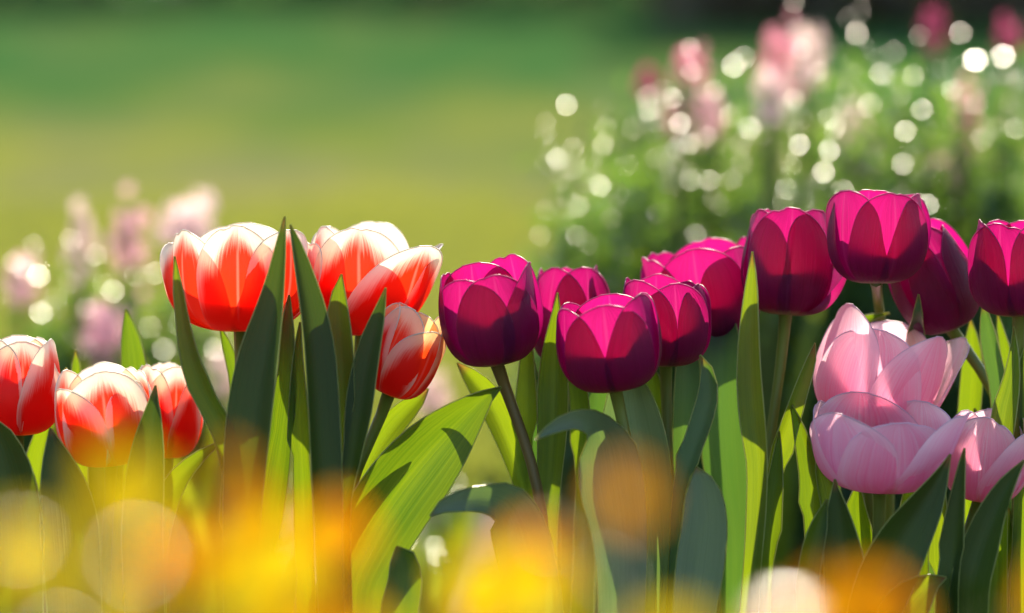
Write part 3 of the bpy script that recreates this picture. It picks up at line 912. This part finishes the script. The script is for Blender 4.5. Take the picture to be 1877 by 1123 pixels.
# a second rank, thick and dark, behind
for i, (sx, sy) in enumerate([(1130, 330), (1290, 300), (1440, 260), (1600, 240), (1760, 240), (1900, 240)]):
    shrub('dense green plant in the back rank, ' + ['leftmost', 'second from the left', 'third from the left', 'third from the right', 'second from the right', 'rightmost'][i],
          sx, sy, 3.85, .16, 6500, (), 'dense plants in the back rank')
LG = [(103, 547), (148, 536), (207, 533), (75, 572), (128, 606), (150, 590), (28, 641), (130, 440), (150, 465), (175, 467), (293, 432), (285, 500), (25, 480), (70, 505),
      (40, 490), (262, 570), (275, 600), (300, 640), (15, 560), (190, 520), (240, 545), (60, 450), (395, 640), (340, 560), (215, 610)]
LCEN = [(20, 500), (110, 470), (210, 480), (310, 520), (400, 600)]
LLAB = ['low dewy plant at the left edge behind', 'low dewy plant under the leftmost pale pink flower', 'low dewy plant under the lilac flower', 'low dewy plant under the pale round flower',
        'low dewy plant behind the wide open red tulip']
for i, (sx, sy) in enumerate(LCEN):
    gl = [(x, y, .0023 * random.uniform(.55, 1.2), .03) for x, y in LG if min(range(len(LCEN)), key=lambda k: abs(LCEN[k][0] - x)) == i]
    gl += [(sx + random.uniform(-70, 70), sy + random.uniform(10, 260), .0019, .09) for k in range(10)]
    shrub(LLAB[i], sx, sy, 3.45, .085, 1900, gl, 'low dewy plants on the left')


def hyacinth(label, px, py, hpx, wpx, d, mat, nfl=30):
    """an upright spike of starry florets on a stalk with two straps of leaf; px,py = middle of the spike"""
    c0 = at(px, py, d)
    s = KPX * d
    H, Rr = hpx * s, wpx * s / 2
    root = thing('hyacinth', label, 'hyacinth', Vector((c0.x, c0.y, 0)), 'pink spikes of flowers behind')
    st = MB()
    topz = c0.z + H * .45
    st.tube([Vector((c0.x, c0.y, topz * k / 8)) for k in range(9)], .004, 7)
    st.build('stem', M_STEM, root)
    fb = MB()
    for k in range(nfl):
        z = c0.z - H / 2 + H * (k + .5) / nfl
        a = k * 2.399
        f = (k + .5) / nfl
        rr = Rr * (0.55 + .45 * math.sin(math.pi * (0.15 + .8 * (1 - f))))
        n0 = Vector((math.cos(a), math.sin(a), random.uniform(-.1, .35))).normalized()
        c = Vector((c0.x, c0.y, z + random.gauss(0, .12) * H)) + n0 * rr * random.uniform(.25, 1.15)
        t1 = n0.cross(Vector((0, 0, 1))).normalized()
        t2 = n0.cross(t1)
        ps = rr * random.uniform(.5, .72)
        for q in range(6):
            th = q * math.pi / 3 + a
            dr = t1 * math.cos(th) + t2 * math.sin(th)
            sd = n0.cross(dr)
            fb.poly([c, c + dr * ps * .5 + sd * ps * .18 + n0 * ps * .25, c + dr * ps + n0 * ps * .05, c + dr * ps * .5 - sd * ps * .18 + n0 * ps * .25])
    fb.build('flower_spike', mat, root, smooth=False)
    for sgn in (-1, 1):
        lb = MB()
        P, U = [], []
        for j in range(9):
            v = j / 8
            p = Vector((c0.x + sgn * (.01 + .05 * v * v), c0.y - .02 * v, topz * .7 * v))
            w = .009 * (1 - v ** 3) + .0005
            P += [p + Vector((0, -w, 0)) + Vector((w, 0, 0)), p, p + Vector((-w, w, 0))]
            U += [(0, v), (.5, v), (1, v)]
        lb.grid(P, U, 3, 9)
        lb.build('leaf', M_FG_LEAF, root)


HY = [('large pink flower spike standing tallest behind the plum tulips', 1425, 130, 130, 75, 3.30, M_HY_PINK),
      ('pale pink flower spike just right of the largest pink one', 1478, 120, 100, 70, 3.42, M_HY_PALE),
      ('pink flower spike low in front of the largest pink one', 1410, 185, 90, 60, 3.2, M_HY_PALE),
      ('pink flower spike standing alone above the left leaning plum tulip', 1772, 205, 100, 52, 3.35, M_HY_PINK),
      ('dim rose flower spike against the dark hedge', 1712, 60, 75, 45, 3.5, M_HY_ROSE),
      ('dim rose flower spike near the two brightest sparkles', 1848, 72, 50, 45, 3.5, M_HY_ROSE),
      ('rose flower spike at the top left of the sparkling bed', 1266, 122, 50, 62, 3.4, M_HY_PINK),
      ('lilac pink flower spike in the middle of the sparkling bed', 1298, 215, 85, 60, 3.4, M_HY_LILAC),
      ('pink flower spike beside the lilac one', 1242, 215, 60, 45, 3.35, M_HY_PINK),
      ('dusky flower spike at the far left of the sparkling bed', 1190, 158, 55, 45, 3.6, M_HY_ROSE),
      ('pale pink flower spike low above the left leaning plum tulip', 1750, 312, 75, 75, 3.35, M_HY_PALE),
      ('peach pink flower spike above the tallest plum tulip', 1570, 245, 75, 50, 3.4, M_HY_PALE),
      ('slim pink flower spike leftmost of the left group', 148, 452, 130, 55, 3.3, M_HY_PALE),
      ('lilac pink flower spike in the left group', 238, 445, 140, 72, 3.3, M_HY_LILAC),
      ('round pale pink flower head above the lilac one', 345, 418, 75, 100, 3.3, M_HY_PALE),
      ('lilac flower spike low behind the small red tulips', 190, 615, 100, 80, 3.25, M_HY_LILAC),
      ('pale pink flower spike between the leaves of the open red tulip', 412, 690, 100, 55, 3.15, M_HY_PALE),
      ('pale pink flower spike at the far left edge', 40, 520, 90, 60, 3.4, M_HY_LILAC),
      ('pale pink flower spike under the orange red tulip', 795, 728, 70, 62, 3.2, M_HY_PALE)]
for a in HY:
    hyacinth(*a)

# dewy weeds in the gap behind the big leaf
def tuft(label, px, py, d, gl):
    c0 = at(px, py, d)
    root = thing('grass_tuft', label, 'grass tuft', Vector((c0.x, c0.y, 0)), 'dewy grass tufts')
    n_ = 60
    azs = rng.random(n_) * 6.28
    ln = rng.random(n_) * .5
    hh = c0.z * (0.7 + .6 * rng.random(n_))
    up_ = np.stack([np.sin(ln) * np.cos(azs), np.sin(ln) * np.sin(azs), np.cos(ln)], 1)
    cc = np.array([c0.x, c0.y, 0.0])[None] + up_ * hh[:, None] * .5
    sd = np.stack([np.cos(azs + 1.57), np.sin(azs + 1.57), np.zeros(n_)], 1)
    Aq, Bq = up_ * hh[:, None] * .5, sd * .0022
    G = np.array([tuple(at(x, y, d)) for x, y in gl])  # extra facets among the blades, turned to flash sunlight at the camera
    hn = half(G) + rng.normal(size=G.shape) * .03
    hn /= np.linalg.norm(hn, axis=1)[:, None]
    ga, gb_ = frame_for(hn)
    quads_object('blades', np.concatenate([cc, G]), np.concatenate([Aq, ga * .0032]), np.concatenate([Bq, gb_ * .0026]), M_SHRUB, root)


tuft('dewy grass tuft in the gap right of the big bent leaf', 820, 900, 3.25, [(803, 872), (838, 882), (838, 908), (790, 890)])
tuft('dewy grass tuft low under the big bent leaf', 790, 1000, 3.1, [(748, 990), (795, 1000), (806, 1035), (800, 1018)])

# ------------------------------------------------------------------ hedge and trees at the end of the lawn
def hedge(label, x0, x1, y, h, n, depth=2.0, cat='hedge'):
    root = thing('hedge', label, cat, Vector(((x0 + x1) / 2, y, ground_z(y))))
    c = np.stack([x0 + (x1 - x0) * rng.random(n), y + depth * (rng.random(n) - .5), rng.random(n) ** .9], 1)
    prof = h * (0.8 + .2 * np.sin(c[:, 0] * 1.3) * np.sin(c[:, 0] * .47 + 2))
    c[:, 2] = c[:, 2] * prof + ground_z(y)
    a, b = frame_for(rnd_dirs(n))
    s = (.09 + .12 * rng.random(n))[:, None]
    quads_object('foliage', c, a * s, b * s * .6, M_HEDGE, root)
    for x in np.arange(x0 + .5, x1, 1.5):
        tb = MB()
        tb.tube([Vector((x, y, ground_z(y) - .05)), Vector((x + .1, y, ground_z(y) + h * .6))], [.06, .03], 6)
        tb.build('trunk', M_WOOD, root)


hedge('dark hedge across the top right beyond the lawn', 1.2, 12.0, 28, 3.0, 9000)
hedge('tall dark hedge at the far end of the lawn', -16, 16, 37, 5.5, 16000, 3.0)

# ------------------------------------------------------------------ blurred flowers right in front of the lens
def wallflower(label, px, py, d, mat, nfl=9, spread=.022, leaves=6, fs=.011, glints=()):
    """bushy stalk with a head of four-petalled florets; px,py = middle of the flower head"""
    c0 = at(px, py, d)
    base = Vector((c0.x + random.uniform(-.02, .02), c0.y + random.uniform(-.02, .02), 0))
    root = thing('wallflower', label, 'wallflower', base, 'wallflowers close to the camera')
    st = MB()
    C = catmull([tuple(base), tuple((base + c0) / 2 + Vector((.012, 0, 0))), tuple(c0)], 12)
    st.tube([Vector(q) for q in C], [.0026 - .0001 * k for k in range(12)], 7)
    st.build('stem', M_STEM, root)
    for k in range(nfl):
        fb = MB()
        o = Vector((random.gauss(0, 1), random.gauss(0, 1), random.gauss(0, .6))) * spread * .8
        c = c0 + o
        n0 = Vector((o.x * 12 + random.uniform(-.4, .4), o.y * 12 - .7, .25)).normalized()
        t1 = n0.cross(Vector((0.2, 1, 0))).normalized()
        t2 = n0.cross(t1)
        for q in range(4):
            th = q * math.pi / 2 + k
            dr = t1 * math.cos(th) + t2 * math.sin(th)
            sd = n0.cross(dr)
            P, U = [], []
            for j in range(5):
                v = j / 4
                w = fs * .62 * math.sin(math.pi * (.12 + .80 * v)) ** .8
                for u in (-1, 0, 1):
                    P.append(c + dr * fs * v + sd * w * u + n0 * fs * (.25 * v - .25 * v * v * 1.4 + .05 * abs(u)))
                    U.append(((u + 1) / 2, v))
            fb.grid(P, U, 3, 5, 0)
        ring = [c + n0 * .0012 + (t1 * math.cos(x) + t2 * math.sin(x)) * fs * .16 for x in np.linspace(0, 6.28, 8)[:-1]]
        fb.poly(ring, mat=1)
        fb.tube([c, c * .35 + (c0 - Vector((0, 0, .02))) * .65], .0007, 4, 2)
        fb.build('floret', [mat, M_EYE, M_STEM], root)
    for k in range(leaves):
        lb = MB()
        a = random.uniform(0, 6.28)
        f = random.uniform(.55, .97)
        s0 = base.lerp(c0, f) - Vector((0, 0, .012))
        L = random.uniform(.025, .045)
        dr = Vector((math.cos(a), math.sin(a), random.uniform(.0, .6))).normalized()
        sd = dr.cross(Vector((0, 0, 1))).normalized()
        P, U = [], []
        for j in range(8):
            v = j / 7
            w = .0075 * math.sin(math.pi * (.06 + .92 * v)) ** .8
            for u in (-1, 0, 1):
                P.append(s0 + dr * L * v + sd * w * u + Vector((0, 0, -.014 * v * v + .001 * abs(u))))
                U.append(((u + 1) / 2, v))
        lb.grid(P, U, 3, 8)
        lb.build('leaf', M_FG_LEAF, root)
    for gx_, gy_, s_ in glints:                       # small leaves added for the glints, aimed to mirror the sun at the camera
        lb = MB()
        g = at(gx_, gy_, d - .045)
        hn = (SUN_DIR + (CAM - g).normalized()).normalized()
        a = hn.cross(Vector((1, .2, 0))).normalized()
        b = hn.cross(a)
        P, U = [], []
        for j in range(6):
            v = j / 5
            w = s_ * .6 * math.sin(math.pi * (.1 + .8 * v))
            for u in (-1, 0, 1):
                P.append(g + b * s_ * (v - .5) * 1.6 + a * w * u - hn * s_ * .05 * abs(u))
                U.append(((u + 1) / 2, v))
        lb.grid(P, U, 3, 6)
        p1 = g - Vector((0, 0, .001))
        q1 = Vector(C[9]) * .6 + p1 * .4
        lb.tube([p1, q1, Vector(C[8])], .0006, 4)
        lb.build('leaf', M_FG_LEAF, root)


O, Y = M_FG_ORANGE, M_FG_YELLOW
WF = [('orange wallflower in front of the tall clump, left of the crossing leaves', 378, 945, .90, O, 4, .019, 4, .0105, ()),
      ('orange wallflower at the foot of the crossing leaves', 556, 1015, .90, O, 4, .019, 4, .0105, ()),
      ('yellow wallflower under the crossing leaves', 420, 1125, .84, Y, 2, .020, 9, .0105, ()),
      ('orange wallflower under the big bent leaf', 690, 1070, .88, O, 2, .018, 4, .0100, ()),
      ('yellow wallflower under the big bent leaf', 780, 1150, .86, Y, 2, .020, 5, .0100, ()),
      ('yellow wallflower at the bottom left corner', 40, 1020, .78, Y, 2, .018, 22, .0095, [(40, 988, .0019)]),
      ('leafy wallflower under the lowest red tulip', 215, 1040, .72, Y, 2, .020, 26, .0095, [(250, 1018, .0021), (110, 1180, .0022)]),
      ('leafy wallflower right of the bottom left corner', 330, 1110, .76, Y, 2, .020, 22, .0095, ()),
      ('leafy wallflower between the two at the bottom left', 130, 1090, .80, Y, 1, .020, 20, .0095, ()),
      ('orange wallflower under the leaf bent over to the left', 925, 1040, .86, O, 2, .016, 4, .0100, [(1005, 980, .0010)]),
      ('yellow wallflower under the lowest plum tulip', 1080, 1150, .84, Y, 2, .020, 12, .0095, [(1120, 1050, .0012)]),
      ('leafy wallflower under the middle plum tulips', 1230, 1160, .80, Y, 1, .020, 14, .0095, ()),
      ('orange wallflower with a bright gleaming leaf beside the pink tulips', 1440, 1170, .84, O, 2, .016, 5, .0095, [(1437, 1120, .0058)]),
      ('orange wallflower under the lower pink tulip', 1630, 1085, .88, O, 2, .010, 4, .0090, ()),
      ('leafy wallflower at the bottom right corner', 1820, 1160, .82, O, 1, .020, 10, .0095, ()),
      ('orange wallflower under the stem of the lowest plum tulip', 1070, 925, .80, O, 1, .008, 2, .0068, ())]
for w in WF:
    wallflower(*w)
